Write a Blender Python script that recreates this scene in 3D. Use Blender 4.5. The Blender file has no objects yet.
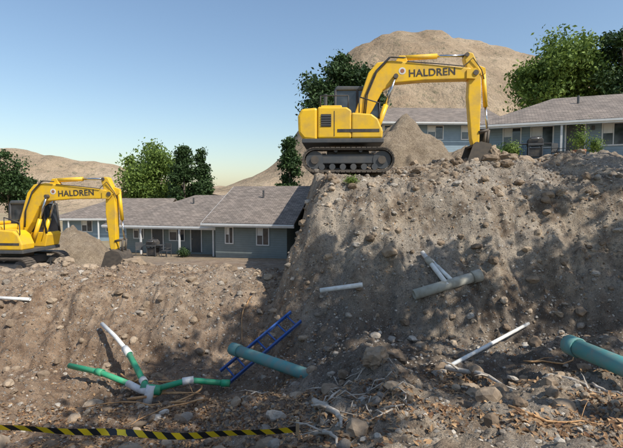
import bpy, bmesh, math, random
import numpy as np
from mathutils import Vector, Matrix
random.seed(4); rng=np.random.default_rng(7)
scn=bpy.context.scene
COL=scn.collection

# ---------------------------------------------------------------- noise
def _h(ix,iy,s):
    h=(ix*374761393+iy*668265263+s*69069)&0xffffffff
    h=((h^(h>>13))*1274126177)&0xffffffff
    h=h^(h>>16)
    return (h&0xffffff)/float(0xffffff)
def vnoise(x,y,s=0):
    x=np.asarray(x,float);y=np.asarray(y,float)
    ix=np.floor(x).astype(np.int64);iy=np.floor(y).astype(np.int64)
    fx=x-ix;fy=y-iy
    fx=fx*fx*fx*(fx*(fx*6-15)+10);fy=fy*fy*fy*(fy*(fy*6-15)+10)
    a=_h(ix,iy,s);b=_h(ix+1,iy,s);c=_h(ix,iy+1,s);d=_h(ix+1,iy+1,s)
    return (a*(1-fx)+b*fx)*(1-fy)+(c*(1-fx)+d*fx)*fy
def fbm(x,y,s=0,o=4):
    t=0;a=1;n=0
    for i in range(o):
        t=t+a*(vnoise(x*2**i+i*17.3,y*2**i-i*9.1,s+i)-.5)*2;n+=a;a*=.5
    return t/n
def sstep(a,b,x):
    t=np.clip((x-a)/(b-a),0,1);return t*t*(3-2*t)

# ---------------------------------------------------------------- mesh helpers
def link(o,parent=None):
    COL.objects.link(o)
    if parent: o.parent=parent
    return o
def mesh(name,v,f,mat=None,parent=None,smooth=False):
    me=bpy.data.meshes.new(name)
    me.from_pydata([tuple(p) for p in v],[],[tuple(q) for q in f]);me.update()
    if smooth: me.polygons.foreach_set('use_smooth',[True]*len(me.polygons))
    if mat: me.materials.append(mat)
    return link(bpy.data.objects.new(name,me),parent)
def fastmesh(name,v,f,mat=None,parent=None,smooth=False):
    v=np.asarray(v,np.float32);f=np.asarray(f,np.int32)
    me=bpy.data.meshes.new(name);k=f.shape[1]
    me.vertices.add(len(v));me.vertices.foreach_set('co',v.ravel())
    me.loops.add(f.size);me.loops.foreach_set('vertex_index',f.ravel())
    me.polygons.add(len(f));me.polygons.foreach_set('loop_start',np.arange(0,f.size,k,dtype=np.int32))
    me.polygons.foreach_set('loop_total',np.full(len(f),k,np.int32))
    me.polygons.foreach_set('use_smooth',np.full(len(f),smooth))
    me.update(calc_edges=True);me.validate()
    if mat: me.materials.append(mat)
    return link(bpy.data.objects.new(name,me),parent)
def empty(name,loc=(0,0,0),yaw=0):
    e=bpy.data.objects.new(name,None);COL.objects.link(e);e.location=loc;e.rotation_euler=(0,0,yaw);e.empty_display_size=.2;return e
def bevel(o,w,seg=2):
    m=o.modifiers.new('b','BEVEL');m.width=w;m.segments=seg;m.limit_method='ANGLE';m.angle_limit=math.radians(35);return o
def box(name,a,b,mat,parent=None,bev=0,rot=None):
    c=[(a[i]+b[i])/2 for i in range(3)];h=[abs(b[i]-a[i])/2 for i in range(3)]
    v=[(sx*h[0],sy*h[1],sz*h[2]) for sx in(-1,1) for sy in(-1,1) for sz in(-1,1)]
    f=[(0,1,3,2),(4,6,7,5),(0,4,5,1),(2,3,7,6),(0,2,6,4),(1,5,7,3)]
    o=mesh(name,v,f,mat,parent);o.location=c
    if rot:o.rotation_euler=rot
    if bev:bevel(o,bev)
    return o
def prism(name,prof,y0,y1,mat,parent=None,bev=0):
    n=len(prof)
    v=[(p[0],y0,p[1]) for p in prof]+[(p[0],y1,p[1]) for p in prof]
    f=[tuple(range(n)),tuple(range(2*n-1,n-1,-1))]+[(i,i+n,(i+1)%n+n,(i+1)%n) for i in range(n)]
    me=bpy.data.meshes.new(name);bm=bmesh.new()
    vs=[bm.verts.new(p) for p in v]
    for q in f: bm.faces.new([vs[i] for i in q])
    bmesh.ops.recalc_face_normals(bm,faces=bm.faces);bm.to_mesh(me);bm.free()
    me.materials.append(mat);o=link(bpy.data.objects.new(name,me),parent)
    if bev:bevel(o,bev)
    return o
def tube(name,pts,rad,mat,parent=None,seg=14,hollow=0,smooth=True):
    P=[Vector(p) for p in pts];n=len(P)
    R=rad if isinstance(rad,(list,tuple)) else [rad]*n
    v=[];f=[];up=Vector((0,0,1))
    T=[]
    for i in range(n):
        t=(P[min(i+1,n-1)]-P[max(i-1,0)]).normalized();T.append(t)
    a=T[0].cross(up)
    if a.length<.1:a=T[0].cross(Vector((1,0,0)))
    a.normalize();frames=[]
    for t in T:
        a=(a-t*a.dot(t)).normalized();frames.append((a.copy(),t.cross(a)))
    def ring(i,r):
        s=len(v);A,B=frames[i]
        for k in range(seg):
            an=2*math.pi*k/seg;v.append(P[i]+A*math.cos(an)*r+B*math.sin(an)*r)
        return s
    rs=[ring(i,R[i]) for i in range(n)]
    def bridge(p,q):
        for k in range(seg): f.append((p+k,p+(k+1)%seg,q+(k+1)%seg,q+k))
    for i in range(n-1): bridge(rs[i],rs[i+1])
    if hollow:
        ri=[ring(i,R[i]*hollow) for i in range(n)]
        for i in range(n-1): bridge(ri[i+1],ri[i])
        bridge(ri[0],rs[0]);bridge(rs[-1],ri[-1])
    else:
        f.append(tuple(rs[0]+k for k in range(seg))[::-1]);f.append(tuple(rs[-1]+k for k in range(seg)))
    return mesh(name,v,f,mat,parent,smooth)
def cyl(name,c,r,w,mat,parent,seg=20,axis='y'):
    d={'y':(0,w/2,0),'x':(w/2,0,0),'z':(0,0,w/2)}[axis]
    o=tube(name,[(c[0]-d[0],c[1]-d[1],c[2]-d[2]),(c[0]+d[0],c[1]+d[1],c[2]+d[2])],r,mat,parent,seg,smooth=False)
    return o

# ---------------------------------------------------------------- materials
class NT:
    def __init__(s,name):
        s.m=bpy.data.materials.new(name);s.m.use_nodes=True;s.t=s.m.node_tree;s.b=s.t.nodes['Principled BSDF']
        s.tc=s.n('ShaderNodeTexCoord')
    def n(s,k,**kw):
        q=s.t.nodes.new(k)
        for a,b in kw.items(): setattr(q,a,b)
        return q
    def l(s,a,b): s.t.links.new(a,b)
    def noise(s,sc,det=5,rough=.6,vec=None):
        q=s.n('ShaderNodeTexNoise');q.inputs['Scale'].default_value=sc;q.inputs['Detail'].default_value=det;q.inputs['Roughness'].default_value=rough
        s.l(vec or s.tc.outputs['Object'],q.inputs['Vector']);return q.outputs['Fac']
    def ramp(s,fac,stops):
        q=s.n('ShaderNodeValToRGB');e=q.color_ramp.elements
        while len(e)<len(stops): e.new(.5)
        for i,(p,c) in enumerate(stops):
            e[i].position=p;e[i].color=(*c,1) if len(c)==3 else c
        s.l(fac,q.inputs[0]);return q.outputs[0]
    def mix(s,fac,a,b,mode='MIX'):
        q=s.n('ShaderNodeMix',data_type='RGBA',blend_type=mode)
        for inp,val in((q.inputs[0],fac),(q.inputs[6],a),(q.inputs[7],b)):
            if isinstance(val,(int,float)): inp.default_value=val
            elif isinstance(val,tuple): inp.default_value=(*val,1)
            else: s.l(val,inp)
        return q.outputs[2]
    def math(s,op,a,b=0,c=0):
        q=s.n('ShaderNodeMath',operation=op)
        for i,v in enumerate((a,b,c)):
            if isinstance(v,(int,float)): q.inputs[i].default_value=v
            else: s.l(v,q.inputs[i])
        return q.outputs[0]
    def bump(s,h,dist,strength=1,prev=None):
        q=s.n('ShaderNodeBump');q.inputs['Distance'].default_value=dist;q.inputs['Strength'].default_value=strength
        s.l(h,q.inputs['Height'])
        if prev: s.l(prev,q.inputs['Normal'])
        return q.outputs[0]
    def fin(s,col=None,rough=.8,nor=None,metal=0,spec=.5):
        if col is not None:
            if isinstance(col,tuple): s.b.inputs['Base Color'].default_value=(*col,1)
            else: s.l(col,s.b.inputs['Base Color'])
        if isinstance(rough,(int,float)): s.b.inputs['Roughness'].default_value=rough
        else: s.l(rough,s.b.inputs['Roughness'])
        s.b.inputs['Metallic'].default_value=metal
        s.b.inputs['Specular IOR Level'].default_value=spec
        if nor: s.l(nor,s.b.inputs['Normal'])
        return s.m
def paint(name,c,rough=.5,dirt=.35,dirtc=(.2,.16,.11),metal=0,sc=3):
    s=NT(name);n=s.noise(sc,8,.65);f=s.ramp(n,[(.42,(0,0,0)),(.75,(dirt,)*3)])
    c2=s.mix(f,c,dirtc);n2=s.noise(sc*14,3)
    return s.fin(c2,s.math('ADD',rough,s.math('MULTIPLY',f,.5)),s.bump(n2,.004,.3),metal)

def soil():
    s=NT('soil');O=s.tc.outputs['Object']
    sep=s.n('ShaderNodeSeparateXYZ');s.l(O,sep.inputs[0])
    big=s.noise(.55,6,.6);mid=s.noise(3.0,7,.7);fine=s.noise(28,5,.7);pat=s.noise(1.1,5,.65)
    c=s.ramp(mid,[(.28,(.10,.07,.048)),(.43,(.25,.188,.132)),(.57,(.44,.35,.25)),(.75,(.58,.485,.375))])
    grey=s.ramp(fine,[(.3,(.15,.125,.10)),(.55,(.38,.33,.27)),(.8,(.57,.515,.44))])
    c=s.mix(s.ramp(big,[(.4,(0,0,0)),(.6,(.75,)*3)]),c,grey)
    c=s.mix(s.ramp(pat,[(.36,(.65,)*3),(.47,(0,0,0))]),c,(.11,.078,.054))
    c=s.mix(s.ramp(pat,[(.55,(0,0,0)),(.66,(.65,)*3)]),c,(.54,.44,.325))
    at=s.n('ShaderNodeAttribute',attribute_name='floor_tone')
    c=s.mix(s.math('MULTIPLY',at.outputs['Fac'],.62),c,(.085,.062,.046))  # mixes the soil towards dark brown low in the pit
    ar=s.n('ShaderNodeAttribute',attribute_name='warm')
    c=s.mix(s.math('MULTIPLY',ar.outputs['Fac'],.65),c,s.ramp(mid,[(.3,(.13,.075,.045)),(.5,(.31,.20,.122)),(.7,(.50,.345,.225))]))
    def peb(sc,thr,c,nor):
        v=s.n('ShaderNodeTexVoronoi');v.inputs['Scale'].default_value=sc
        wv=s.n('ShaderNodeVectorMath',operation='MULTIPLY_ADD');nz=s.n('ShaderNodeTexNoise');nz.inputs['Scale'].default_value=sc*1.2
        s.l(O,nz.inputs['Vector']);s.l(nz.outputs['Color'],wv.inputs[0]);wv.inputs[1].default_value=(.9/sc,)*3;s.l(O,wv.inputs[2]);s.l(wv.outputs[0],v.inputs['Vector'])
        r=s.n('ShaderNodeSeparateColor');s.l(v.outputs['Color'],r.inputs[0])
        on=s.math('MULTIPLY',s.math('GREATER_THAN',r.outputs[0],thr),s.ramp(v.outputs['Distance'],[(.22,(1,1,1)),(.38,(0,0,0))]))
        pc=s.ramp(r.outputs[1],[(0,(.16,.14,.12)),(.6,(.36,.325,.275)),(1,(.62,.58,.52))])
        return s.mix(s.math('MULTIPLY',on,.85),c,pc),s.bump(on,.02,.9,nor)
    nor=s.bump(mid,.15,.7);nor=s.bump(fine,.035,.9,nor)
    c,nor=peb(9,.74,c,nor);c,nor=peb(24,.58,c,nor)
    fr=s.ramp(s.noise(90,3),[(.35,(.62,.62,.62)),(.65,(1.25,1.25,1.25))])
    c=s.mix(1.0,c,fr,'MULTIPLY')
    grass=s.ramp(s.noise(.12,7,.7),[(.3,(.28,.215,.125)),(.6,(.4,.32,.2)),(.8,(.17,.18,.08))])
    far=s.ramp(s.math('DIVIDE',sep.outputs[1],60),[(.42,(0,0,0)),(.7,(1,1,1))])
    c=s.mix(far,c,grass)
    return s.fin(c,.95,nor,spec=.2)
M_soil=soil()
def stone(name,c0,c1,bs=12):
    s=NT(name);g=s.n('ShaderNodeNewGeometry')
    r=s.ramp(g.outputs['Random Per Island'],[(0,c0),(.6,tuple((a+b)/2 for a,b in zip(c0,c1))),(1,c1)])
    n=s.noise(bs,6,.7);r=s.mix(.8,r,s.ramp(n,[(.3,(.5,.46,.42)),(.7,(1.15,1.1,1.05))]),'MULTIPLY')
    return s.fin(r,.9,s.bump(n,.03,.6),spec=.25)
M_stone=stone('river_stone',(.22,.19,.155),(.60,.555,.48))
M_clod=stone('dirt_clod',(.22,.165,.115),(.46,.37,.27),9)
def leafmat(name,c0,c1,tr=.25):
    s=NT(name);g=s.n('ShaderNodeNewGeometry')
    c=s.ramp(g.outputs['Random Per Island'],[(0,c0),(.6,tuple((a+b)/2 for a,b in zip(c0,c1))),(1,c1)])
    m=s.fin(c,.65,spec=.3)
    if tr:
        t=s.n('ShaderNodeBsdfTranslucent');s.l(c,t.inputs[0]);x=s.n('ShaderNodeMixShader');x.inputs[0].default_value=tr
        s.l(s.b.outputs[0],x.inputs[1]);s.l(t.outputs[0],x.inputs[2]);s.l(x.outputs[0],s.t.nodes['Material Output'].inputs[0])
    return m
M_leafG=leafmat('leaf_green',(.07,.12,.022),(.25,.34,.07),.3)
M_leafD=leafmat('leaf_dark',(.02,.045,.013),(.07,.12,.035),.15)
M_litter=leafmat('dry_leaves',(.12,.056,.026),(.52,.33,.17),.1)
def bark(name,a,b):
    s=NT(name);n=s.noise(9,6,.7);return s.fin(s.ramp(n,[(.3,a),(.7,b)]),.9,s.bump(n,.03,.8))
M_bark=bark('bark',(.06,.045,.03),(.2,.16,.12))
M_drift=bark('bleached_wood',(.30,.24,.17),(.64,.58,.5))
M_root=bark('root_wood',(.34,.17,.07),(.66,.40,.19))
M_yel=paint('machine_yellow',(.84,.50,.012),.42,.6,(.36,.25,.11),sc=2.2)
M_blk=paint('black_rubber',(.03,.03,.032),.6,.5)
M_steel=paint('track_steel',(.10,.085,.07),.6,.8,(.2,.16,.12),.4,6)
M_chrome=paint('cylinder_rod',(.6,.6,.6),.2,.1,metal=1)
M_dark=paint('dark_grey',(.06,.065,.07),.5,.3)
M_white=paint('white_trim',(.68,.68,.66),.6,.2)
M_pvc=paint('white_pvc',(.76,.76,.72),.45,.6,(.34,.28,.21),sc=5)
M_ac=paint('asbestos_cement',(.42,.40,.33),.85,.7,(.2,.16,.11),sc=5)
M_green=paint('green_sewer_pipe',(.03,.38,.18),.45,.5,(.22,.18,.13),sc=5)
M_teal=paint('teal_sewer_pipe',(.09,.30,.285),.6,.9,(.3,.27,.22),sc=5)
M_blue=paint('blue_fibreglass',(.02,.09,.32),.5,.4)
M_wood=paint('stake_wood',(.42,.3,.17),.8,.3)
M_terra=paint('terracotta',(.35,.14,.07),.8,.2)
s=NT('glass_dark');M_glass=s.fin(s.ramp(s.noise(1.5,2),[(.4,(.02,.025,.03)),(.6,(.06,.07,.08))]),.08,spec=.8)
def siding(name,c):
    s=NT(name);sep=s.n('ShaderNodeSeparateXYZ');s.l(s.tc.outputs['Object'],sep.inputs[0])
    fr=s.math('FRACT',s.math('MULTIPLY',sep.outputs[2],6.5))
    n=s.noise(2,5);c2=s.mix(.5,c,s.ramp(n,[(.3,(.75,.75,.75)),(.7,(1.1,1.1,1.1))]),'MULTIPLY')
    c3=s.mix(s.ramp(fr,[(0,(.6,.6,.6)),(.12,(0,0,0))]),c2,tuple(x*.4 for x in c))
    return s.fin(c3,.75,s.bump(s.math('SUBTRACT',1,fr),.02,.8))
M_wall=siding('blue_grey_siding',(.25,.33,.38))
M_wall2=siding('grey_green_siding',(.21,.245,.235))
def shingle():
    s=NT('shingle_roof');mp=s.n('ShaderNodeMapping');s.l(s.tc.outputs['Object'],mp.inputs[0])
    b=s.n('ShaderNodeTexBrick');b.inputs['Scale'].default_value=1;b.inputs['Brick Width'].default_value=.33;b.inputs['Row Height'].default_value=.16
    b.inputs['Mortar Size'].default_value=.012;b.inputs['Color1'].default_value=(.17,.14,.115,1);b.inputs['Color2'].default_value=(.29,.24,.2,1);b.inputs['Mortar'].default_value=(.07,.06,.055,1)
    s.l(mp.outputs[0],b.inputs['Vector'])
    n=s.noise(.8,7,.7);c=s.mix(.7,b.outputs['Color'],s.ramp(n,[(.3,(.7,.7,.7)),(.7,(1.25,1.2,1.15))]),'MULTIPLY')
    return s.fin(c,.9,s.bump(b.outputs['Fac'],.01,-.6))
M_roof=shingle()
def hillmat():
    s=NT('dry_hill');n=s.noise(.02,9,.68);n2=s.noise(.22,6,.75);n3=s.noise(.05,7,.72);n4=s.noise(.5,4,.7)
    c=s.ramp(n,[(.35,(.33,.235,.15)),(.55,(.46,.35,.235)),(.75,(.54,.435,.32))])
    c=s.mix(s.ramp(n3,[(.48,(0,0,0)),(.6,(.5,)*3)]),c,(.27,.205,.14))
    c=s.mix(s.ramp(n2,[(.56,(0,0,0)),(.63,(.7,)*3)]),c,(.16,.15,.09))
    c=s.mix(s.ramp(n4,[(.60,(0,0,0)),(.66,(.6,)*3)]),c,(.12,.125,.07))
    return s.fin(c,.95,s.bump(n3,7,.7,s.bump(n2,2.5,.7)),spec=.1)
M_hill=hillmat()
s=NT('caution_tape');sp=s.n('ShaderNodeSeparateXYZ');s.l(s.tc.outputs['Object'],sp.inputs[0])
fr=s.math('FRACT',s.math('ADD',s.math('MULTIPLY',sp.outputs[0],4.6),s.math('MULTIPLY',sp.outputs[2],5)))
M_tape=s.fin(s.mix(s.math('GREATER_THAN',fr,.5),(.80,.56,.02),(.02,.02,.02)),.4)

# ---------------------------------------------------------------- terrain
RY=[-60,0,2,3,4.5,7.4,9.8,10.9,12.0,12.5,13.1,15,25,38,60,90,6000]
RZ=[-1.6,-1.6,-1.75,-1.95,-2.4,-3.15,-3.25,-1.8,-.2,.2,.38,.67,1.95,3.6,5,5,5]
LY=[-60,0,2,3,5,6,8.6,10.8,11.9,12.7,13.3,14,19.5,31,60,150,6000]
LZ=[-1.6,-1.6,-1.75,-2.1,-3.12,-3.5,-4.2,-4.25,-3.3,-2.65,-2.5,-2.5,-3.3,-4.35,-5,-5.5,-8]
MOUND=[(5.1,14.1,.8,.4),(6.4,13.9,.7,.45),(3.7,13.7,.6,.25),(8,14.4,.9,.45),(6.2,15.6,.8,.6),(9.5,15,1,.5),(4.8,16.2,.9,.4),(2.2,13.8,.6,.15),
 (-8,14.9,.8,.3),(-6.2,15.2,.8,.3),(-3.2,14.7,.9,.15),(-10.5,14.6,1,.25),(-4.8,16,.8,.3),(-1.6,14.6,.8,.2),
 (.9,8.3,.7,.45),(1.2,6.9,.6,.35),(-1.0,7.2,.8,.3),(-6.6,8.6,1.0,.6),(5.6,8.4,.8,.5),(-5.3,7.4,.7,.3),(3.6,6.3,.6,.2)]
def H(x,y):
    x=np.asarray(x,float);y=np.asarray(y,float)
    m=sstep(5,7,y)*(1-sstep(14,18,y))
    wall=sstep(9,10.2,y)*(1-sstep(12.6,14,y))
    yy=y+m*(.65*fbm(x*.33+5,y*.1,11,3)+.28*fbm(x*1.6,y*1.2,12,3))+wall*(.22*fbm(x*1.1+.5*y,y*.5,14,3)+.13*fbm(x*3.3,y*1.1,15,3))
    yy=yy+.09*np.maximum(x-4.5,0)**2*m*.6
    zr=np.interp(yy,RY,RZ);zl=np.interp(yy,LY,LZ)
    side=sstep(8.5,11,np.abs(x))*(1-sstep(12.6,13.6,y))
    zr=zr*(1-side)+side*np.maximum(zr,np.interp(y,[0,13],[-1.6,.35]))
    zl=zl*(1-side)+side*np.maximum(zl,np.interp(y,[0,13],[-1.6,-2.5]))
    far=np.maximum(y-15,0)
    near=1-sstep(11.5,14.5,y)
    a=-.62-.012*far-.1*np.maximum(y-34,0)-near*.75;b=.22+.03*far+.3*np.maximum(y-34,0)+near*.9
    xx=x+(.5*fbm(y*.5,x*.3,20,3)*near+.22*fbm(y*1.1,x*.9,21,4))*(1-sstep(17,30,y))
    t=np.clip((xx-a)/(b-a),0,1);t=.55*t+.45*t*t*(3-2*t)
    z=zl*(1-t)+zr*t
    for mx,my,r,h in MOUND: z=z+h*np.exp(-((x-mx)**2+(y-my)**2)/(r*r))
    amp=sstep(1,4,y)*(1-sstep(16,22,y))*(1-.6*sstep(10,14,np.abs(x)))
    z=z+amp*(.17*fbm(x*.9,y*.9,31,3)*sstep(4,7,y)+.14*fbm(x*2.8,y*2.8,32,4)+.10*np.abs(fbm(x*5.5,y*5.5,33,3))+.035*fbm(x*17,y*17,34,2))
    z=z+.05*fbm(x*.7,y*.7,40,3)*(1-amp)*(1-sstep(200,300,y))
    return z
def h1(x,y): return float(H(np.array([x]),np.array([y]))[0])
def axis(lo,hi,st,LO,HI,g=1.22):
    a=list(np.arange(lo,hi+st/2,st));d=st
    while a[-1]<HI: d=min(d*g,400);a.append(a[-1]+d)
    d=st
    while a[0]>LO: d=min(d*g,400);a.insert(0,a[0]-d)
    return np.array(a)
X=axis(-9.5,9.5,.045,-3000,3000,1.1);Y=axis(2.2,16.5,.045,-60,6000,1.08)
gx,gy=np.meshgrid(X,Y);gz=H(gx,gy)
V=np.stack([gx,gy,gz],-1).reshape(-1,3);nx,ny=len(X),len(Y)
i=np.arange(ny-1)[:,None]*nx+np.arange(nx-1)[None,:]
F=np.stack([i,i+1,i+nx+1,i+nx],-1).reshape(-1,4)
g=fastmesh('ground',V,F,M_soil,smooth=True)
fl=np.where(gx<0,-4.2,-3.1)
floor_tone=(1-sstep(.2,1.7,gz-fl))*sstep(5.5,8,gy)*(1-sstep(12,13,gy))  # mask: soil colour gets darker towards the pit floor
floor_tone=np.clip(floor_tone*(.65+.6*fbm(gx*.8,gy*.8,51,3)+.15),0,1)
warm=np.clip((1-sstep(-.6,.4,gx))*(.8+.6*fbm(gx*.5,gy*.5,52,3)),0,1)
for nm,ar in(('floor_tone',floor_tone),('warm',warm)):
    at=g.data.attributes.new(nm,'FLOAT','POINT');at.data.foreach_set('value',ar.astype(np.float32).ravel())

# ---------------------------------------------------------------- hills
def hill(name,xs,hs,y0,y1,base,seed):
    X=np.linspace(xs[0],xs[-1],300);Y=np.linspace(y0,y1+ (y1-y0)*.8,130)
    gx,gy=np.meshgrid(X,Y);hh=np.interp(gx,xs,hs)
    k=sstep(y0,y1,gy)*(1-sstep(y1,y1+(y1-y0)*.8,gy)*.6)
    r=np.clip(hh/40,0,1)
    z=base+hh*k*(1+.08*fbm(gx*.012,gy*.01,seed,4))+(4.5*fbm(gx*.045,gy*.03,seed+5,5)-7*np.abs(fbm(gx*.024+gy*.006,gy*.005,seed+9,3))-2*np.abs(fbm(gx*.08,gy*.02,seed+13,2)))*r
    z=np.where(hh<=.01,base-3,z)
    n,m=len(X),len(Y);i=np.arange(m-1)[:,None]*n+np.arange(n-1)[None,:]
    fastmesh(name,np.stack([gx,gy,z],-1).reshape(-1,3),np.stack([i,i+1,i+n+1,i+n],-1).reshape(-1,4),M_hill,smooth=True)
hill('hill',[-58,-44,-30,-18,-8,2,14,28,45,79,112,146,166,200,270,420,700],[0,5,13,25,42,62,80,92,99,102,95,86,82,76,68,56,20],130,300,1,61)
hill('hill',[-420,-320,-220,-138,-112,-95,-78,-55,-32,-20],[0,24,30,28,26,22,17,10,4,0],120,200,-7,71)
hill('hill',[-1500,-1000,-600,-300,0,300],[60,70,52,40,26,0],900,1500,-12,81)

# ---------------------------------------------------------------- stones, clods, leaves
def ico(sub):
    bm=bmesh.new();bmesh.ops.create_icosphere(bm,subdivisions=sub,radius=1)
    v=np.array([p.co[:] for p in bm.verts]);f=np.array([[q.index for q in p.verts] for p in bm.faces]);bm.free();return v,f
def scatter(name,x,y,r,mat,sub=2,flat=.7,sink=.25,smooth=False,zf=None):
    bv,bf=ico(sub);n=len(x);VV=[];FF=[]
    z=(zf or H)(x,y)
    off=0
    for k in range(n):
        sc=r[k]*np.array([rng.uniform(.75,1.35),rng.uniform(.7,1.1),flat*rng.uniform(.7,1.15)])
        w=1+.36*(fbm(bv[:,0]*1.3+k*7.1,bv[:,1]*1.3+bv[:,2]*1.7,3,2))
        v=bv*(w[:,None]+rng.normal(0,.06,(len(bv),1)))*sc
        a=rng.uniform(0,6.28);t=rng.normal(0,.35);ca,sa=math.cos(a),math.sin(a);ct,st=math.cos(t),math.sin(t)
        v=v@np.array([[1,0,0],[0,ct,-st],[0,st,ct]]).T@np.array([[ca,-sa,0],[sa,ca,0],[0,0,1]]).T
        v=v+np.array([x[k],y[k],z[k]+r[k]*(flat-.2-sink)*.8]);VV.append(v);FF.append(bf+off);off+=len(bv)
    return fastmesh(name,np.concatenate(VV),np.concatenate(FF),mat,smooth=smooth)
def rr(n,lo,hi,p=2.5): return lo+(hi-lo)*rng.random(n)**p
n=18000;x=rng.uniform(-9,9,n);y=rng.uniform(3,17,n);k=(fbm(x*.6,y*.6,95,3)+.4*(x>0)+rng.normal(0,.25,n))>.0;x,y=x[k],y[k]
scatter('loose_stones',x,y,rr(len(x),.010,.042,3),M_stone,1,.75)
n=1000;x=rng.uniform(-9,9,n);y=rng.uniform(4,17,n);keep=((x>-.3)|(rng.random(n)<.45))&((y>7)|(rng.random(n)<.6));x,y=x[keep],y[keep]
scatter('cobbles',x,y,rr(len(x),.035,.12,3.5),M_stone,2,.7)
n=1700;x=rng.uniform(-9,9,n);y=rng.uniform(4.5,17.5,n)
scatter('dirt_clods',x,y,rr(n,.03,.16,4.5),M_clod,2,.8,.35)
bx=[-6.4,-5.9,-8.6,-7.6,-2.9,5.6,6.3,7.0,6.1,4.9,8.0,9.0,1.0,1.5,-4.1,6.8,3.3,-9.7,5.3,5.9]
by=[16.0,16.4,15.6,15.3,15.2,14.2,14.5,14.9,15.3,15.0,15.2,15.8,6.9,7.9,8.2,12.3,13.9,15.9,14.7,13.7]
scatter('boulders',np.array(bx),np.array(by),np.array([.38,.25,.3,.22,.22,.3,.28,.33,.26,.22,.3,.35,.2,.24,.16,.16,.2,.3,.24,.2]),M_clod,3,.8,.15)
def leaves(P,size,seed=0,flat=False):
    r=np.random.default_rng(seed);n=len(P)
    if flat:
        d=r.normal(0,.45,(n,3));d[:,2]=1
    else: d=r.normal(0,1,(n,3))
    d/=np.linalg.norm(d,axis=1)[:,None]
    a=np.cross(d,r.normal(0,1,(n,3)));a/=np.linalg.norm(a,axis=1)[:,None];b=np.cross(d,a)
    s=(size*r.uniform(.6,1.35,n))[:,None]
    q=np.stack([P-a*s,P-b*s*.5+d*s*.12,P+a*s,P+b*s*.5+d*s*.12],1).reshape(-1,3)
    f=np.arange(4*n).reshape(-1,4);return q,f
n=34000;x=rng.uniform(-6,6,n);y=rng.uniform(3.8,9,n)
k=(fbm(x*.8,y*.8,91,3)+.35*(x<.2)+.35*((x>-3.5)&(x<-.2))-.12*(y-6.5)+rng.normal(0,.12,n))>.2;x,y=x[k],y[k]
n2=3500;x=np.append(x,rng.uniform(-9,8,n2));y=np.append(y,rng.uniform(9,16,n2))
P=np.stack([x,y,H(x,y)+.014],-1);q,f=leaves(P,.036,3,True)
fastmesh('leaf_litter',q,f,M_litter)

# gravel piles
def pile(name,cx,cy,r,h,seed):
    g=np.linspace(-1.25,1.25,110);a,b=np.meshgrid(g*r,g*r)
    d=np.sqrt(a**2+(b*1.1)**2)/r*(1+.2*fbm(a*.9,b*.9,seed,3))
    base=H(a+cx,b+cy)
    z=base+h*(np.sqrt(np.maximum(0,1-d)**2+.03)-.17)+(.22*fbm(a*1.4,b*1.4,seed+4,3)+.14*fbm(a*4,b*4,seed+2,4))-sstep(.93,1.1,d)*.5
    V=np.stack([a+cx,b+cy,z],-1).reshape(-1,3);i=np.arange(109)[:,None]*110+np.arange(109)[None,:]
    fastmesh(name,V,np.stack([i,i+1,i+111,i+110],-1).reshape(-1,4),M_pile,smooth=True)
s=NT('pile_gravel');n1=s.noise(2.5,8,.7);n2=s.noise(22,5,.75)
M_pile=s.fin(s.mix(.8,s.ramp(n1,[(.3,(.30,.225,.15)),(.7,(.54,.43,.31))]),s.ramp(n2,[(.38,(.45,.41,.37)),(.62,(1.3,1.3,1.25))]),'MULTIPLY'),.95,s.bump(n2,.14,1))
pile('gravel_pile',4.4,21.2,2.9,2.8,5)
pile('gravel_pile',-13.2,24.8,3.1,2.6,9)
pile('gravel_pile',7.6,22.2,1.6,1.1,13)

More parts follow.
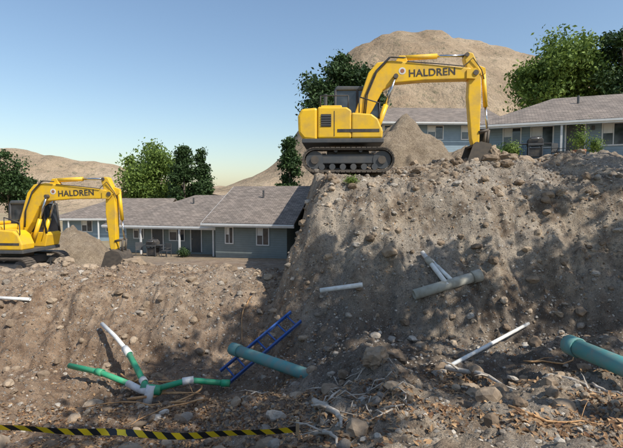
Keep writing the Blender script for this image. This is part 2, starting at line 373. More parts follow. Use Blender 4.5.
# ---------------------------------------------------------------- excavator
def rod(name,a,b,r,mat,par,y=0,seg=12): return tube(name,[(a[0],y,a[1]),(b[0],y,b[1])],r,mat,par,seg)
def excavator(loc,yaw):
    E=empty('excavator',loc,yaw)
    L,Ht=1.45,.84;r=Ht/2-.05
    for sgn in(-1,1):
        yc=sgn*1.12;w=.26
        prof=[]
        for k in range(13):
            an=-math.pi/2+math.pi*k/12;prof.append((L-r+r*math.cos(an),.05+r+r*math.sin(an)))
        for k in range(13):
            an=math.pi/2+math.pi*k/12;prof.append((-L+r+r*math.cos(an),.05+r+r*math.sin(an)))
        inner=[(p[0]*.97,(p[1]-.05-r)*.86+.05+r) for p in prof];nn=len(prof)
        v=[(p[0],yc-w,p[1]) for p in prof]+[(p[0],yc+w,p[1]) for p in prof]+[(p[0],yc-w,p[1]) for p in inner]+[(p[0],yc+w,p[1]) for p in inner]
        f=[]
        for i in range(nn):
            j=(i+1)%nn;f+=[(i,j,j+nn,i+nn),(i+2*nn,i+3*nn,j+3*nn,j+2*nn),(i,i+2*nn,j+2*nn,j),(i+nn,j+nn,j+3*nn,i+3*nn)]
        mesh('track_belt',v,f,M_steel,E)
        per=[]
        for i in range(nn):
            a=Vector(prof[i]+(0,));b=Vector(prof[(i+1)%nn]+(0,));d=(b-a).length
            m=max(1,round(d/.17))
            for k in range(m): per.append((a.lerp(b,(k+.5)/m),(b-a).normalized(),min(.15,d/m*.85)))
        sv=[];sf=[]
        for p,t,wd in per:
            nrm=Vector((t.y,-t.x,0));o=len(sv)
            for e in(-1,1):
                for q in(0,.035):
                    for yy in(yc-w-.03,yc+w+.03):
                        c=p+t*e*wd/2+nrm*q;sv.append((c.x,yy,c.y))
            sf+=[(o,o+1,o+3,o+2),(o+4,o+6,o+7,o+5),(o,o+4,o+5,o+1),(o+2,o+3,o+7,o+6),(o,o+2,o+6,o+4),(o+1,o+5,o+7,o+3)]
        mesh('track_shoes',sv,sf,M_steel,E)
        box('track_frame',(-1.0,yc-.16,.3),(1.0,yc+.16,.6),M_dark,E,.03)
        for xx in(-L+r,L-r): cyl('sprocket',(xx,yc,.05+r),.29,.36,M_dark,E,18);cyl('hub',(xx,yc,.05+r),.13,.46,M_steel,E,14)
        for k in range(6): cyl('roller',(-.85+k*.34,yc,.2),.1,.4,M_dark,E,12)
        for k in range(2): cyl('top_roller',(-.4+k*.8,yc,.72),.06,.34,M_dark,E,10)
    box('undercarriage',(-.7,-.95,.4),(.7,.95,.75),M_dark,E,.05)
    cyl('swing_ring',(0,0,.86),.62,.24,M_steel,E,28,'z')
    box('deck',(-1.5,-1.2,.98),(1.15,1.2,1.12),M_dark,E,.02)
    prism('counterweight',[(-1.0,1.05),(-1.45,1.1),(-1.62,1.3),(-1.64,1.85),(-1.52,2.08),(-1.0,2.12)],-1.2,1.2,M_yel,E,.08)
    prism('engine_housing',[(-.99,1.125),(.1,1.125),(.1,2.02),(-.05,2.12),(-.99,2.14)],-1.19,.15,M_yel,E,.05)
    box('side_door_line',(-.46,-1.2,1.2),(-.44,-1.188,2.0),M_blk,E)
    box('side_vent',(-.88,-1.205,1.5),(-.55,-1.19,1.9),M_blk,E)
    for k in range(5): box('vent_louvre',(-.88,-1.22,1.53+k*.075),(-.55,-1.2,1.56+k*.075),M_dark,E)
    prism('tank_box',[(.105,1.125),(1.1,1.125),(1.12,1.35),(.95,1.75),(.75,1.9),(.105,1.95)],-1.19,-.42,M_yel,E,.05)
    box('decal_band',(-.35,-1.2,1.32),(1.0,-1.192,1.42),M_blk,E)
    box('hood_top',(-.95,-.8,2.14),(-.2,.0,2.26),M_yel,E,.04)
    cyl('exhaust',(-.75,-.5,2.45),.06,.45,M_dark,E,12,'z')
    for a,b in(((-.9,2.14),(-.9,2.5)),((.0,2.05),(.0,2.5)),((-.9,2.5),(0,2.5)),((.35,1.95),(.35,2.45)),((1.0,1.75),(1.0,2.25)),((.35,2.45),(1.0,2.25))): rod('handrail',a,b,.02,M_blk,E,-1.12,8)
    cp=[(-.45,1.13),(1.1,1.13),(1.22,1.6),(1.08,2.95),(.9,3.07),(-.35,3.07),(-.45,2.95)]
    prism('cab_glass',[(p[0]*.97+.01,p[1]*.99) for p in cp],.25,1.15,M_glass,E,.03)
    prism('cab_lower',[(-.46,1.125),(1.12,1.125),(1.24,1.62),(1.2,1.75),(-.46,1.75)],.22,1.18,M_yel,E,.03)
    prism('cab_roof',[(-.47,2.96),(1.1,2.96),(.95,3.1),(-.38,3.12)],.2,1.2,M_dark,E,.04)
    for yy in(.24,1.16):
        for a,b in(((-.42,1.7),(-.42,2.98)),((.35,1.7),(.35,2.98)),((1.19,1.7),(1.08,2.98))): rod('cab_pillar',a,b,.045,M_blk,E,yy,8)
    boom=[(.28,1.78),(.52,1.7),(.85,2.2),(1.2,2.86),(1.55,3.1),(2.6,3.18),(4.05,3.2),(4.32,3.3),(4.34,3.46),(4.1,3.58),(2.7,3.72),(1.5,3.86),(1.0,3.8),(.7,3.45),(.42,2.6),(.2,1.95)]
    prism('boom',boom,-.2,.2,M_yel,E,.035)
    stick=[(4.1,3.28),(3.92,3.95),(4.05,4.12),(4.22,4.08),(4.5,3.45),(4.52,2.6),(4.5,1.1),(4.42,.98),(4.28,1.0),(4.22,1.2),(4.08,2.6)]
    prism('stick',stick,-.16,.16,M_yel,E,.03)
    for sg in(-1,1):
        prism('boom_lug',[(4.0,3.22),(4.3,3.2),(4.46,3.4),(4.3,3.56),(4.0,3.5)],sg*.205,sg*.245,M_yel,E)
        rod('boom_cylinder',(.95,1.35),(1.3,2.35),.085,M_yel,E,sg*.3);rod('boom_cylinder_rod',(1.3,2.35),(1.62,3.3),.045,M_chrome,E,sg*.3)
    cyl('pin',(4.3,0,3.4),.09,.56,M_steel,E);cyl('pin',(4.02,0,4.02),.07,.4,M_steel,E);cyl('pin',(1.62,0,3.3),.08,.72,M_steel,E)
    prism('cylinder_bracket',[(1.6,3.8),(2.1,3.76),(1.95,4.05),(1.75,4.05)],-.1,.1,M_yel,E,.02)
    rod('stick_cylinder',(1.85,3.98),(3.05,4.03),.09,M_yel,E,0);rod('stick_cylinder_rod',(3.05,4.03),(4.0,4.03),.045,M_chrome,E,0)
    rod('bucket_cylinder',(4.62,3.5),(4.72,2.3),.075,M_yel,E,0);rod('bucket_cylinder_rod',(4.72,2.3),(4.8,1.5),.04,M_chrome,E,0)
    prism('cylinder_lug',[(4.4,3.7),(4.66,3.6),(4.68,3.42),(4.44,3.3)],-.09,.09,M_yel,E,.01)
    for yy in(-.15,.15):
        rod('link',(4.8,1.5),(4.46,1.42),.05,M_steel,E,yy,8);rod('link',(4.8,1.5),(4.74,.95),.05,M_steel,E,yy,8)
    pts=[(.55,2.0),(.62,2.7),(.95,3.5),(1.4,3.95),(1.9,3.92)]
    tube('hydraulic_hose',[(p[0],-.24,p[1]) for p in pts],.022,M_blk,E,8);tube('hydraulic_hose',[(p[0]+.05,-.27,p[1]) for p in pts],.022,M_blk,E,8)
    tube('hydraulic_hose',[(2.0,-.22,3.8),(3.0,-.225,3.72),(3.9,-.24,3.62),(4.2,-.22,3.9),(4.5,-.2,3.5),(4.6,-.16,3.2)],.018,M_blk,E,8)
    sh=[(4.2,.98),(4.45,1.08),(4.78,1.0),(4.93,.7),(4.9,.35),(4.68,.08),(4.3,-.03),(3.88,.05)]
    ins=[(3.9,.11),(4.3,.04),(4.62,.14),(4.82,.38),(4.84,.68),(4.72,.92),(4.45,1.0),(4.24,.92)]
    prism('bucket_shell',sh+ins,-.45,.45,M_steel,E)
    for sg in(-1,1): prism('bucket_side',sh,sg*.452,sg*.49,M_steel,E)
    for k in range(5): prism('bucket_tooth',[(3.9,.04),(3.72,.04),(3.68,.09),(3.9,.12)],-.42+k*.19,-.34+k*.19,M_steel,E)
    cyl('pin',(4.38,0,1.03),.06,.6,M_steel,E)
    for sg in(-1,1):
        cu=bpy.data.curves.new('boom_lettering','FONT');cu.body='HALDREN';cu.size=.34;cu.extrude=.003;cu.align_x='CENTER';cu.align_y='CENTER';cu.space_character=1.05;cu.offset=.006
        t=bpy.data.objects.new('boom_lettering',cu);link(t,E);cu.materials.append(M_blk)
        t.location=(2.85,sg*.206,3.43);t.rotation_euler=(math.radians(90),math.radians(2*sg),0 if sg<0 else math.pi)
        cyl('decal_disc',(1.85,sg*.203,3.5),.12,.006,M_white,E,20);cyl('decal_disc',(1.85,sg*.207,3.5),.07,.004,M_terra,E,20)
    return E
excavator((1.25,15.9,h1(1.3,15.9)-.12),math.radians(-3))
excavator((-12.7,19.3,h1(-12.7,19.3)-.12),math.radians(-4))

# ---------------------------------------------------------------- houses
def house(name,loc,yaw,L,D,wh,rise,wallm,hipl,hipr,items,ov=.55,parent=None,off=(0,0)):
    E=parent or empty(name,loc,yaw);ox,oy=off
    def T(x,y,z): return(x+ox,y+oy,z)
    v=[T(0,0,-1.5),T(L,0,-1.5),T(L,D,-1.5),T(0,D,-1.5),T(0,0,wh),T(L,0,wh),T(L,D,wh),T(0,D,wh),T(0,D/2,wh+rise*.93),T(L,D/2,wh+rise*.93)]
    f=[(0,1,5,4),(2,3,7,6)]
    f+=[(3,0,4,8,7)] if not hipl else [(3,0,4,7)]
    f+=[(1,2,6,9,5)] if not hipr else [(1,2,6,5)]
    mesh('walls',v,f,wallm,E)
    dz=-rise*ov/(D/2)
    a=-ov;b=L+ov;hl=D/2*.95 if hipl else -ov;hr=L-D/2*.95 if hipr else L+ov
    rv=[T(a,-ov,wh+dz),T(b,-ov,wh+dz),T(b,D+ov,wh+dz),T(a,D+ov,wh+dz),T(hl,D/2,wh+rise),T(hr,D/2,wh+rise)]
    rf=[(0,1,5,4),(2,3,4,5)]
    if hipl: rf.append((3,0,4))
    if hipr: rf.append((1,2,5))
    rv=[(p[0],p[1],p[2]+.14) for p in rv]
    o=mesh('roof',rv,rf,M_roof,E);m=o.modifiers.new('s','SOLIDIFY');m.thickness=.1;m.offset=-1
    z=wh+dz+.04
    box('fascia_front',T(a-.02,-ov-.05,z-.16),T(b+.02,-ov-.012,z+.06),M_white,E)
    box('gutter',T(a,-ov-.13,z-.06),T(b,-ov-.053,z+.04),M_white,E)
    if hipl: box('fascia_end',T(a-.05,-ov,z-.16),T(a-.012,D+ov,z+.06),M_white,E)
    else:
        for s0,s1 in((-ov,D/2),(D+ov,D/2)):
            z0=wh+dz+.08;z1=wh+rise+.08
            vv=[T(a-.04,s0,z0-.16),T(a-.04,s1,z1-.16),T(a-.04,s1,z1+.04),T(a-.04,s0,z0+.04)]
            vv+=[(p[0]+.037,p[1],p[2]) for p in vv]
            mesh('rake',vv,[(0,1,2,3),(7,6,5,4),(0,4,5,1),(2,6,7,3),(0,3,7,4),(1,5,6,2)],M_white,E)
    for it in items:
        k,x0,x1,z0,z1=it
        if k=='win':
            box('window_glass',T(x0,-.02,z0),T(x1,-.006,z1),M_glass,E)
            t=.07
            box('window_frame',T(x0-t,-.05,z0-t),T(x1+t,-.003,z0),M_white,E);box('window_frame',T(x0-t,-.05,z1),T(x1+t,-.003,z1+t),M_white,E)
            box('window_frame',T(x0-t,-.05,z0),T(x0,-.003,z1),M_white,E);box('window_frame',T(x1,-.05,z0),T(x1+t,-.003,z1),M_white,E)
            xm=(x0+x1)/2;box('window_mullion',T(xm-.025,-.045,z0),T(xm+.025,-.021,z1),M_white,E)
            box('window_blind',T(x0+.02,-.0225,z0+(z1-z0)*.55),T(xm-.03,-.0205,z1-.01),M_white,E)
        elif k=='door':
            box('door',T(x0,-.035,z0),T(x1,-.004,z1),M_dark,E)
            box('door_frame',T(x0-.08,-.05,z0),T(x0,-.003,z1+.08),M_white,E);box('door_frame',T(x1,-.05,z0),T(x1+.08,-.003,z1+.08),M_white,E)
            box('door_frame',T(x0,-.05,z1),T(x1,-.003,z1+.08),M_white,E);box('door_knob',T(x0+.06,-.07,1),T(x0+.11,-.036,1.05),M_chrome,E)
        elif k=='post': box('porch_post',T(x0,-ov+.02,-1),T(x0+.11,-ov+.13,wh+dz+.0),M_white,E)
        elif k=='lamp':
            box('wall_lamp',T(x0,-.12,z0),T(x0+.14,-.004,z0+.22),M_dark,E)
        elif k=='vent': cyl('roof_vent',T(x0,D*.3,wh+rise*.75),.07,.7,M_dark,E,10,'z')
    return E
house('apartment_building',(10.8,27.6,1.9),-.38,14,8,2.5,1.75,M_wall,True,False,
 [('win',.8,1.7,.95,2.05),('win',2.3,3.4,.9,2.05),('door',4.1,5.0,.05,2.1),('win',5.9,6.9,.9,2.05),('lamp',5.35,0,1.75,0),('lamp',7.6,0,1.75,0),('win',8.4,9.6,.9,2.05),('door',10.5,11.4,.05,2.1),('post',3.7,0,0,0),('vent',5,0,0,0),('vent',8,0,0,0)],ov=.9)
house('apartment_building',(4.2,39.5,4.0),.05,12,8,2.5,1.7,M_wall,True,False,
 [('win',1.5,2.8,.9,2.0),('door',4,4.9,.05,2.1),('win',6,7.3,.9,2.0),('win',9,10.2,.9,2.0)],ov=.9)
L=house('apartment_building',(-14.4,34.9,-4.3),-.25,8.8,8,2.45,1.7,M_wall2,True,False,
 [('win',.7,1.5,1.0,2.0),('door',2.3,3.2,.05,2.1),('win',3.8,5.0,.9,2.0),('door',5.6,6.4,.05,2.1),('post',2.0,0,0,0),('post',5.2,0,0,0),('post',7.9,0,0,0),('vent',4.5,0,0,0)],ov=1.2)
house('',0,0,5.2,9.6,2.6,2.25,M_wall2,False,False,[('win',3.1,3.9,.95,2.05),('win',.8,1.3,1.0,2.05),('vent',2.5,0,0,0)],ov=.7,parent=L,off=(8.4,-1.7))
house('apartment_building',(-25.5,46,-4.6),.0,9.5,8,2.5,1.6,M_wall,True,False,[('win',2,3,.9,2.0),('win',4.5,5.5,.9,2.0),('win',7,8,.9,2.0),('post',1,0,0,0),('post',4,0,0,0)],ov=.9)

def grill(loc):
    E=empty('barbecue_grill',loc,-.3)
    prism('lid',[(-.4,.85),(.4,.85),(.38,1.05),(.22,1.2),(-.22,1.2),(-.38,1.05)],-.28,.28,M_blk,E,.03)
    box('firebox',(-.4,-.28,.7),(.4,.28,.845),M_dark,E,.02);box('shelf',(.41,-.25,.8),(.8,.25,.84),M_dark,E);box('shelf_l',(-.8,-.25,.8),(-.41,.25,.84),M_dark,E)
    for a in(-.35,.35):
        for b in(-.22,.22): box('leg',(a-.025,b-.025,0),(a+.025,b+.025,.7),M_dark,E)
    box('cabinet',(-.32,-.2,.1),(.32,.2,.6),M_blk,E);rod('handle',(-.25,1.1),(.25,1.1),.018,M_chrome,E,-.33,8)
grill((12.6,25.6,h1(12.6,25.6)));grill((-11.3,31.9,h1(-11.3,31.9)))
def chair(loc,yaw):
    E=empty('patio_chair',loc,yaw)
    box('seat',(-.25,-.25,.42),(.25,.25,.46),M_dark,E);box('back',(-.25,.22,.46),(.25,.26,.95),M_dark,E)
    for a in(-.23,.23):
        for b in(-.23,.23): box('leg',(a-.02,b-.02,0),(a+.02,b+.02,.42),M_dark,E)
        box('arm',(a-.03,-.24,.62),(a+.03,.22,.65),M_dark,E)
chair((13.6,25.0,h1(13.6,25)),.4);chair((-10.2,31.4,h1(-10.2,31.4)),-.4);chair((-12.4,32.2,h1(-12.4,32.2)),.4)

# ---------------------------------------------------------------- trees and plants
def tree(name,x,y,h,cr,c0,mat,n,seed,ls=.2,column=False,clumps=45,spread=.3):
    r=np.random.default_rng(seed);z0=h1(x,y)-.2;E=empty(name,(x,y,z0))
    ch=h*(1-c0)/2;cz=h*c0+ch
    C=[]
    for k in range(clumps):
        while 1:
            p=r.uniform(-1,1,3)
            if .25<np.linalg.norm(p)<1: break
        if column: w=cr*(1-.75*max(0,p[2])**1.3)*(.8 if p[2]<-.7 else 1)
        else: w=cr*(1+.15*r.normal())
        C.append([p[0]*w,p[1]*w,cz+p[2]*ch])
    C=np.array(C)
    idx=r.integers(0,clumps,n);sg=cr*spread*r.uniform(.6,1.2,clumps)
    P=C[idx]+r.normal(0,1,(n,3))*sg[idx][:,None]*np.array([1,1,.75])*.62
    q,f=leaves(P,ls,seed+1);fastmesh('foliage',q,f,mat,E)
    tr=.035*h if not column else .025*h
    tr=min(tr,.3)
    tube('trunk',[(0,0,-.3),(.05*h*.1,0,h*.25),(-.03,.05,h*.5),(0,0,h*(.85 if column else .72))],[tr,tr*.75,tr*.5,tr*.15],M_bark,E,10)
    for k in range(0,clumps,3):
        e=C[k];b=Vector((0,0,max(h*c0*.8,e[2]-abs(e[0])-abs(e[1])*.6-.3)));b.z=min(b.z,h*.7)
        m=b.lerp(Vector(e),.55)+Vector((0,0,.1));tube('limb',[b,m,e],[tr*.33,tr*.2,tr*.06],M_bark,E,6)
    return E
tree('maple_tree',-21.2,62,12.0,4.2,.2,M_leafG,26000,1,.2,clumps=70)
tree('poplar_tree',-15.8,56,11.4,1.4,.08,M_leafD,12000,2,.17,True,50,.42)
tree('poplar_tree',-13.9,57,10.8,1.2,.08,M_leafD,11000,3,.17,True,50,.42)
tree('poplar_tree',-2.1,44,10.6,1.1,.08,M_leafD,11000,4,.15,True,50,.4)
tree('maple_tree',-41.6,62,11.0,3.0,.25,M_leafD,11000,5,.22)
tree('maple_tree',3.4,46,11.2,3.3,.15,M_leafD,24000,6,.2,clumps=65)
tree('maple_tree',25.6,47,12.2,4.2,.2,M_leafG,26000,7,.2,clumps=70)
tree('maple_tree',30.0,44,12.9,3.0,.12,M_leafD,18000,8,.19,clumps=60)
# shade trees standing beside the pit on the sunny side
tree('shade_tree',14.4,4.6,10.5,2.8,.45,M_leafG,2000,9,.17,False,15,.24)
tree('shade_tree',7.8,1.8,13.0,2.7,.62,M_leafG,3600,10,.17,False,24,.24)
tree('shade_tree',8.8,5.0,12.5,2.2,.58,M_leafG,2800,14,.17,False,17,.24)
tree('shade_tree',7.2,-3.2,13.5,2.8,.62,M_leafG,2400,12,.18,False,16,.24)
tree('shade_tree',14.5,9.5,9.5,2.4,.5,M_leafG,1900,13,.17,False,12,.24)
def shrub(name,x,y,r,hh,mat,n,seed,ls=.05):
    q=np.random.default_rng(seed);d=q.normal(0,1,(n,3));d/=np.linalg.norm(d,axis=1)[:,None]
    rad=q.uniform(.4,1,n)[:,None]*(1+.25*q.normal(size=(n,1)))
    P=d*rad*np.array([r,r,hh/2])+np.array([x,y,h1(x,y)+hh*.45]);v,f=leaves(P,ls,seed);return fastmesh(name,v,f,mat)
shrub('shrub',1.15,13.0,.25,.3,M_leafG,500,1,.03);shrub('shrub',11.4,26.0,.6,1.0,M_leafG,2200,2,.06);shrub('shrub',10.3,25.6,.5,.8,M_leafD,1500,3,.06)
shrub('shrub',9.9,24.4,.4,.6,M_leafG,900,4,.06);shrub('shrub',-9.0,31.5,.5,.8,M_leafD,900,5,.06)
def pot(x,y,sc,seed):
    z=h1(x,y);E=empty('potted_plant',(x,y,z))
    tube('pot',[(0,0,0),(0,0,.4*sc),(0,0,.45*sc)],[.17*sc,.25*sc,.27*sc],M_terra,E,16)
    q=np.random.default_rng(seed);P=q.normal(0,1,(700,3))*np.array([.2,.2,.25])*sc+np.array([0,0,.85*sc]);v,f=leaves(P,.06,seed);fastmesh('plant_leaves',v,f,M_leafG,E)
    tube('stem',[(0,0,.4*sc),(0,0,.8*sc)],.015,M_bark,E,6)
pot(14.3,24.2,1.3,1);pot(15.0,24.0,.9,2)

# ---------------------------------------------------------------- pipes in pit
def multi(pts,n=8):
    out=[]
    for a,b in zip(pts[:-1],pts[1:]):
        for k in range(n): out.append(tuple(np.array(a)*(1-k/n)+np.array(b)*k/n))
    out.append(pts[-1]);return out
G=empty('green_sewer_lateral_assembly',(0,0,0))
J=(-3.33,8.95,-4.0)
def pipe(par,name,pts,r,m,hol=.82): return tube(name,pts,r,m,par,18,hol)
pipe(G,'west_pipe',[(-5.45,9.9,-3.83),(-4.6,9.6,-3.87),(-3.75,9.15,-3.95)],.06,M_green)
pipe(G,'west_elbow',[(-3.85,9.2,-3.94),(-3.5,9.0,-4.0),J],.072,M_pvc)
pipe(G,'north_pipe',[(-4.3,10.3,-3.64),(-3.75,9.55,-3.85),(-3.4,9.05,-3.98)],.065,M_green)
pipe(G,'north_white_stub',[(-5.35,11.3,-3.28),(-4.8,10.8,-3.45),(-4.3,10.3,-3.64)],.05,M_pvc)
pipe(G,'north_coupling',[(-4.4,10.4,-3.61),(-4.2,10.18,-3.68)],.085,M_pvc)
pipe(G,'east_pipe',[(-3.25,8.97,-3.98),(-2.6,9.3,-3.91),(-1.8,9.25,-3.96)],.06,M_green)
pipe(G,'coupling',[(-2.72,9.24,-3.92),(-2.5,9.31,-3.91)],.08,M_pvc)
pipe(G,'east_end_cap',[(-1.9,9.25,-3.955),(-1.72,9.25,-3.96)],.075,M_green,0)
pipe(G,'wye',[(-3.5,9.05,-3.98),(-3.1,9.0,-4.0)],.1,M_green,0)
pipe(G,'riser',[(-3.33,8.85,-4.23),(-3.28,8.97,-3.88)],.09,M_pvc)
pipe(G,'band',[(-3.58,9.3,-3.9),(-3.5,9.2,-3.93)],.082,M_pvc);pipe(G,'band',[(-4.72,9.65,-3.865),(-4.55,9.58,-3.875)],.078,M_green)
T=empty('teal_sewer_main',(0,0,0));pipe(T,'pipe',[(-1.75,9.9,-3.45),(.35,8.1,-3.46)],.12,M_teal,.86);pipe(T,'bell_end',[(-1.78,9.93,-3.45),(-1.6,9.77,-3.45)],.14,M_teal,.8)
T=empty('teal_sewer_main',(0,0,0));pipe(T,'pipe',[(4.35,7.3,-2.5),(4.6,5.3,-2.42)],.14,M_teal,.86);pipe(T,'bell_end',[(4.33,7.42,-2.505),(4.36,7.2,-2.495)],.165,M_teal,.82)
def on(x,y,d): return (x,y,h1(x,y)+d)
W=empty('abandoned_water_line',(0,0,0));wa=on(2.42,10.5,.1);wb=on(4.05,10.72,.1);wa=(wa[0],wa[1],min(max(wa[2],-2.35),-2.1));wb=(wb[0],wb[1],min(max(wb[2],-2.0),-1.8))
pipe(W,'pipe',[wa,wb],.125,M_ac,.8);d=(Vector(wb)-Vector(wa)).normalized();pipe(W,'collar',[Vector(wb)-d*.2,Vector(wb)+d*.02],.15,M_ac,.8)
D=empty('lateral_drop_pipe',(0,0,0))
p0=on(2.82,11.4,.12);p2=(3.22,10.52,wa[2]+.22)
pm=tuple((a+b)/2 for a,b in zip(p0,p2));p1=(pm[0],pm[1],max(pm[2],h1(pm[0],pm[1])+.07))
pipe(D,'drop',[p0,p1,p2],.06,M_pvc);pipe(D,'drop_inner',[(p0[0]+.17,p0[1]-.12,p0[2]-.16),(p2[0]+.14,p2[1]+.08,p2[2]+.08)],.05,M_pvc);pipe(D,'coupling',[Vector(p0).lerp(Vector(p1),.4),Vector(p0).lerp(Vector(p1),.75)],.085,M_ac)
# broken lateral: straight pipe lying on the high points of the floor
Q=empty('broken_lateral_pipe',(0,0,0));a=np.array([2.45,7.9]);b=np.array([4.95,10.1])
tt=np.linspace(0,1,40);hh=H(a[0]+(b[0]-a[0])*tt,a[1]+(b[1]-a[1])*tt)
z0=h1(*a)+.06;z1=h1(*b)+.1;lift=max(0,float(np.quantile(hh-(z0+(z1-z0)*tt),.9)));q0=(a[0],a[1],z0+lift+.03);q1=(b[0],b[1],z1+lift+.03)
pipe(Q,'pipe',[q0,q1],.036,M_pvc)
Q=empty('lateral_pipe',(0,0,0));pipe(Q,'pipe',[(.2,10.5,max(h1(.3,10.5)+.1,-2.25)),(1.2,10.45,max(h1(1.2,10.5)+.08,-2.1))],.055,M_pvc)
Q=empty('lateral_pipe',(0,0,0));pipe(Q,'pipe',[(-9.0,12.2,h1(-8.6,12.2)+.06),(-7.6,12.0,h1(-7.7,12.0)+.08)],.045,M_pvc)
# ladder
Ld=empty('blue_ladder',(0,0,0))
A=Vector((-1.95,9.9,h1(-1.95,9.9)+.1));B=Vector((-.38,10.85,h1(-.38,10.85)+.2));d=(B-A)
sd=(d.cross(Vector((-.3,-1,.9)))).normalized()*.19;nr=sd.cross(d).normalized()
for sg in(-1,1):
    a=A+sd*sg;b=B+sd*sg
    vv=[]
    for e in(a,b):
        for u_,w_ in((-.02,-.045),(.02,-.045),(.02,.045),(-.02,.045)): vv.append(e+sd.normalized()*u_+nr*w_)
    mesh('rail',vv,[(0,1,2,3),(7,6,5,4),(0,4,5,1),(1,5,6,2),(2,6,7,3),(3,7,4,0)],M_blue,Ld)
nn=7
for k in range(nn):
    c=A.lerp(B,(k+.5)/nn);tube('rung',[c-sd,c+sd],.022,M_blue,Ld,8)
def branch(name,pts,r0,mat,tw=2,seed=0,lift=.03):
    rn=random.Random(seed);E=empty(name,(0,0,0))
    pp=multi(pts,4);out=[]
    for k,p in enumerate(pp):
        x=p[0]+rn.uniform(-.03,.03);y=p[1]+rn.uniform(-.03,.03);z=h1(x,y)+lift+rn.uniform(-.01,.02);out.append((x,y,z))
    zz=[p[2] for p in out]
    out=[(p[0],p[1],(zz[max(i-1,0)]+zz[i]+zz[min(i+1,len(zz)-1)])/3) for i,p in enumerate(out)]
    R=[r0*(1-.75*k/(len(out)-1)) for k in range(len(out))];R[0]*=.6
    tube('stem',out,R,mat,E,9)
    for t in range(tw):
        i=rn.randrange(1,len(out)-1);a=Vector(out[i]);dd=Vector((rn.uniform(-.4,.4),rn.uniform(-.2,.3),rn.uniform(.02,.15)))
        tube('twig',[a,a+dd*.5+Vector((0,0,.03)),a+dd],[R[i]*.5,R[i]*.4,R[i]*.12],mat,E,6)
branch('driftwood_branch',[(.05,6.1),(.3,5.4),(.33,4.6)],.055,M_drift,2,1,.09)
branch('driftwood_branch',[(.0,5.1),(.2,4.6),(.25,4.2)],.035,M_drift,1,21,.04)
branch('tree_root',[(2.3,7.8),(2.7,7.1),(3.0,6.4)],.055,M_drift,2,2,.1)
branch('driftwood_branch',[(3.5,6.6),(3.8,6.1),(3.9,5.8)],.03,M_drift,1,3)
branch('driftwood_branch',[(4.1,6.4),(4.05,5.9),(4.0,5.5)],.03,M_drift,1,4)
branch('tree_root',[(-4.2,9.4),(-3.4,9.25),(-2.6,9.1)],.045,M_root,3,5,.2)
branch('tree_root',[(-3.6,8.5),(-3.1,9.1),(-2.2,8.8)],.035,M_root,3,6,.2)
branch('tree_root',[(-2.4,8.4),(-3.3,8.3),(-4.2,8.0)],.03,M_root,2,7,.09)
branch('tree_root',[(-1.9,8.0),(-2.6,7.7),(-3.0,7.2)],.022,M_root,2,17,.07)
branch('driftwood_branch',[(-1.4,7.4),(-1.1,7.1),(-.7,7.2)],.022,M_drift,1,8)
branch('tree_root',[(2.2,4.9),(2.6,4.6),(3.1,4.6)],.02,M_root,2,9)
branch('tree_root',[(-1.7,12.6),(-1.9,12.0),(-1.8,11.4)],.02,M_root,2,10,.04)
branch('tree_root',[(4.0,8.3),(4.6,8.0),(5.2,8.3)],.02,M_root,2,12,.04)
rn=np.random.default_rng(77);E=empty('dry_brush',(0,0,0))
for k in range(60):
    x=rn.uniform(.0,1.3);y=rn.uniform(4.7,7.2);a=rn.uniform(0,6.28);l=rn.uniform(.15,.45);z=h1(x,y)+rn.uniform(.02,.1)
    e=(x+math.cos(a)*l,y+math.sin(a)*l);tube('twig',[(x,y,z),((x+e[0])/2+rn.uniform(-.04,.04),(y+e[1])/2,h1((x+e[0])/2,(y+e[1])/2)+.09),(e[0],e[1],h1(*e)+.04)],[.010,.008,.004],M_drift if k%3 else M_bark,E,5)
cp=[(-4.3,9.9),(-3.9,9.6),(-3.2,9.75),(-2.6,9.6),(-2.3,9.2),(-2.5,8.8),(-3.0,8.6)]
pts=[(p[0],p[1],h1(*p)+.12) for p in cp];pp=[]
for i in range(len(pts)-1):
    P0,P1,P2,P3=[np.array(pts[min(max(i+o,0),len(pts)-1)]) for o in(-1,0,1,2)]
    for t in np.linspace(0,1,7)[:-1]: pp.append(tuple(.5*((2*P1)+(P2-P0)*t+(2*P0-5*P1+4*P2-P3)*t*t+(3*P1-P0-3*P2+P3)*t**3)))
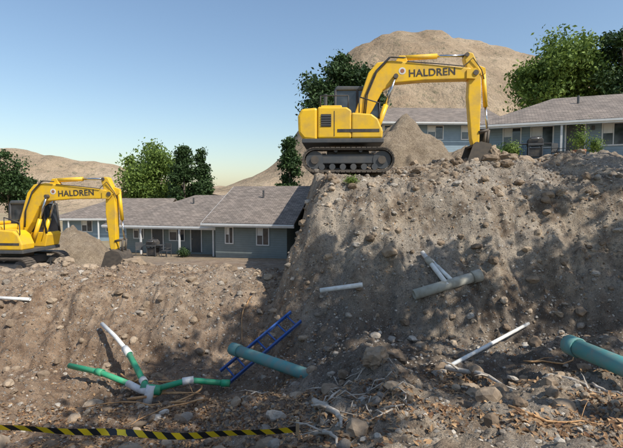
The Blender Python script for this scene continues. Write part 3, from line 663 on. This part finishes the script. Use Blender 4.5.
tube('orange_cable',pp,.02,M_root,None,8)

# caution tape
tv=[];tf=[];x0,x1=-4.1,-.16;xs=np.linspace(x0,x1,90)
for k,xx in enumerate(xs):
    t=(xx-x0)/(x1-x0);y=5.0+.05*math.sin(xx*1.7);z=-2.66-.10*math.sin(math.pi*t)+.03*(1-t)+.012*math.sin(xx*5)
    tw=.3*math.sin(xx*2.3)+(.9*math.exp(-((xx+2.2)/.12)**2));hh=.038
    tv+=[(xx,y-math.sin(tw)*hh,z-math.cos(tw)*hh),(xx,y+math.sin(tw)*hh,z+math.cos(tw)*hh)]
    if k: a=2*k;tf.append((a-2,a,a+1,a-1))
E=empty('caution_tape_barrier',(0,0,0));mesh('tape',tv,tf,M_tape,E,True)
for xx in(x0,x1):
    box('stake',(xx-.02,5.0-.02,h1(xx,5)-.2),(xx+.02,5.02,-2.58),M_wood,E)

# ---------------------------------------------------------------- light
S=Vector((.62,-.45,.82)).normalized()
su=bpy.data.lights.new('sun','SUN');su.energy=5.0;su.angle=math.radians(.5);su.color=(1,.955,.88)
so=bpy.data.objects.new('sun',su);COL.objects.link(so);so.rotation_euler=S.to_track_quat('Z','Y').to_euler()
w=bpy.data.worlds.new('World');scn.world=w;w.use_nodes=True;nt=w.node_tree;bg=nt.nodes['Background']
sk=nt.nodes.new('ShaderNodeTexSky');sk.sky_type='NISHITA';sk.sun_disc=False;sk.sun_elevation=math.asin(S.z);sk.sun_rotation=math.atan2(S.x,S.y)
sk.air_density=1.3;sk.dust_density=1.0;sk.ozone_density=3.0;sk.altitude=100
nt.links.new(sk.outputs[0],bg.inputs[0]);bg.inputs[1].default_value=.15
scn.view_settings.view_transform='Standard';scn.view_settings.look='None';scn.view_settings.exposure=0
# ---------------------------------------------------------------- camera
cam=bpy.data.cameras.new('camera');co=bpy.data.objects.new('camera',cam);COL.objects.link(co)
cam.sensor_width=36;cam.lens=26.0;cam.clip_end=9000;cam.clip_start=.05
co.location=(0,0,0);co.rotation_euler=(math.radians(90-3.69),0,0);scn.camera=co
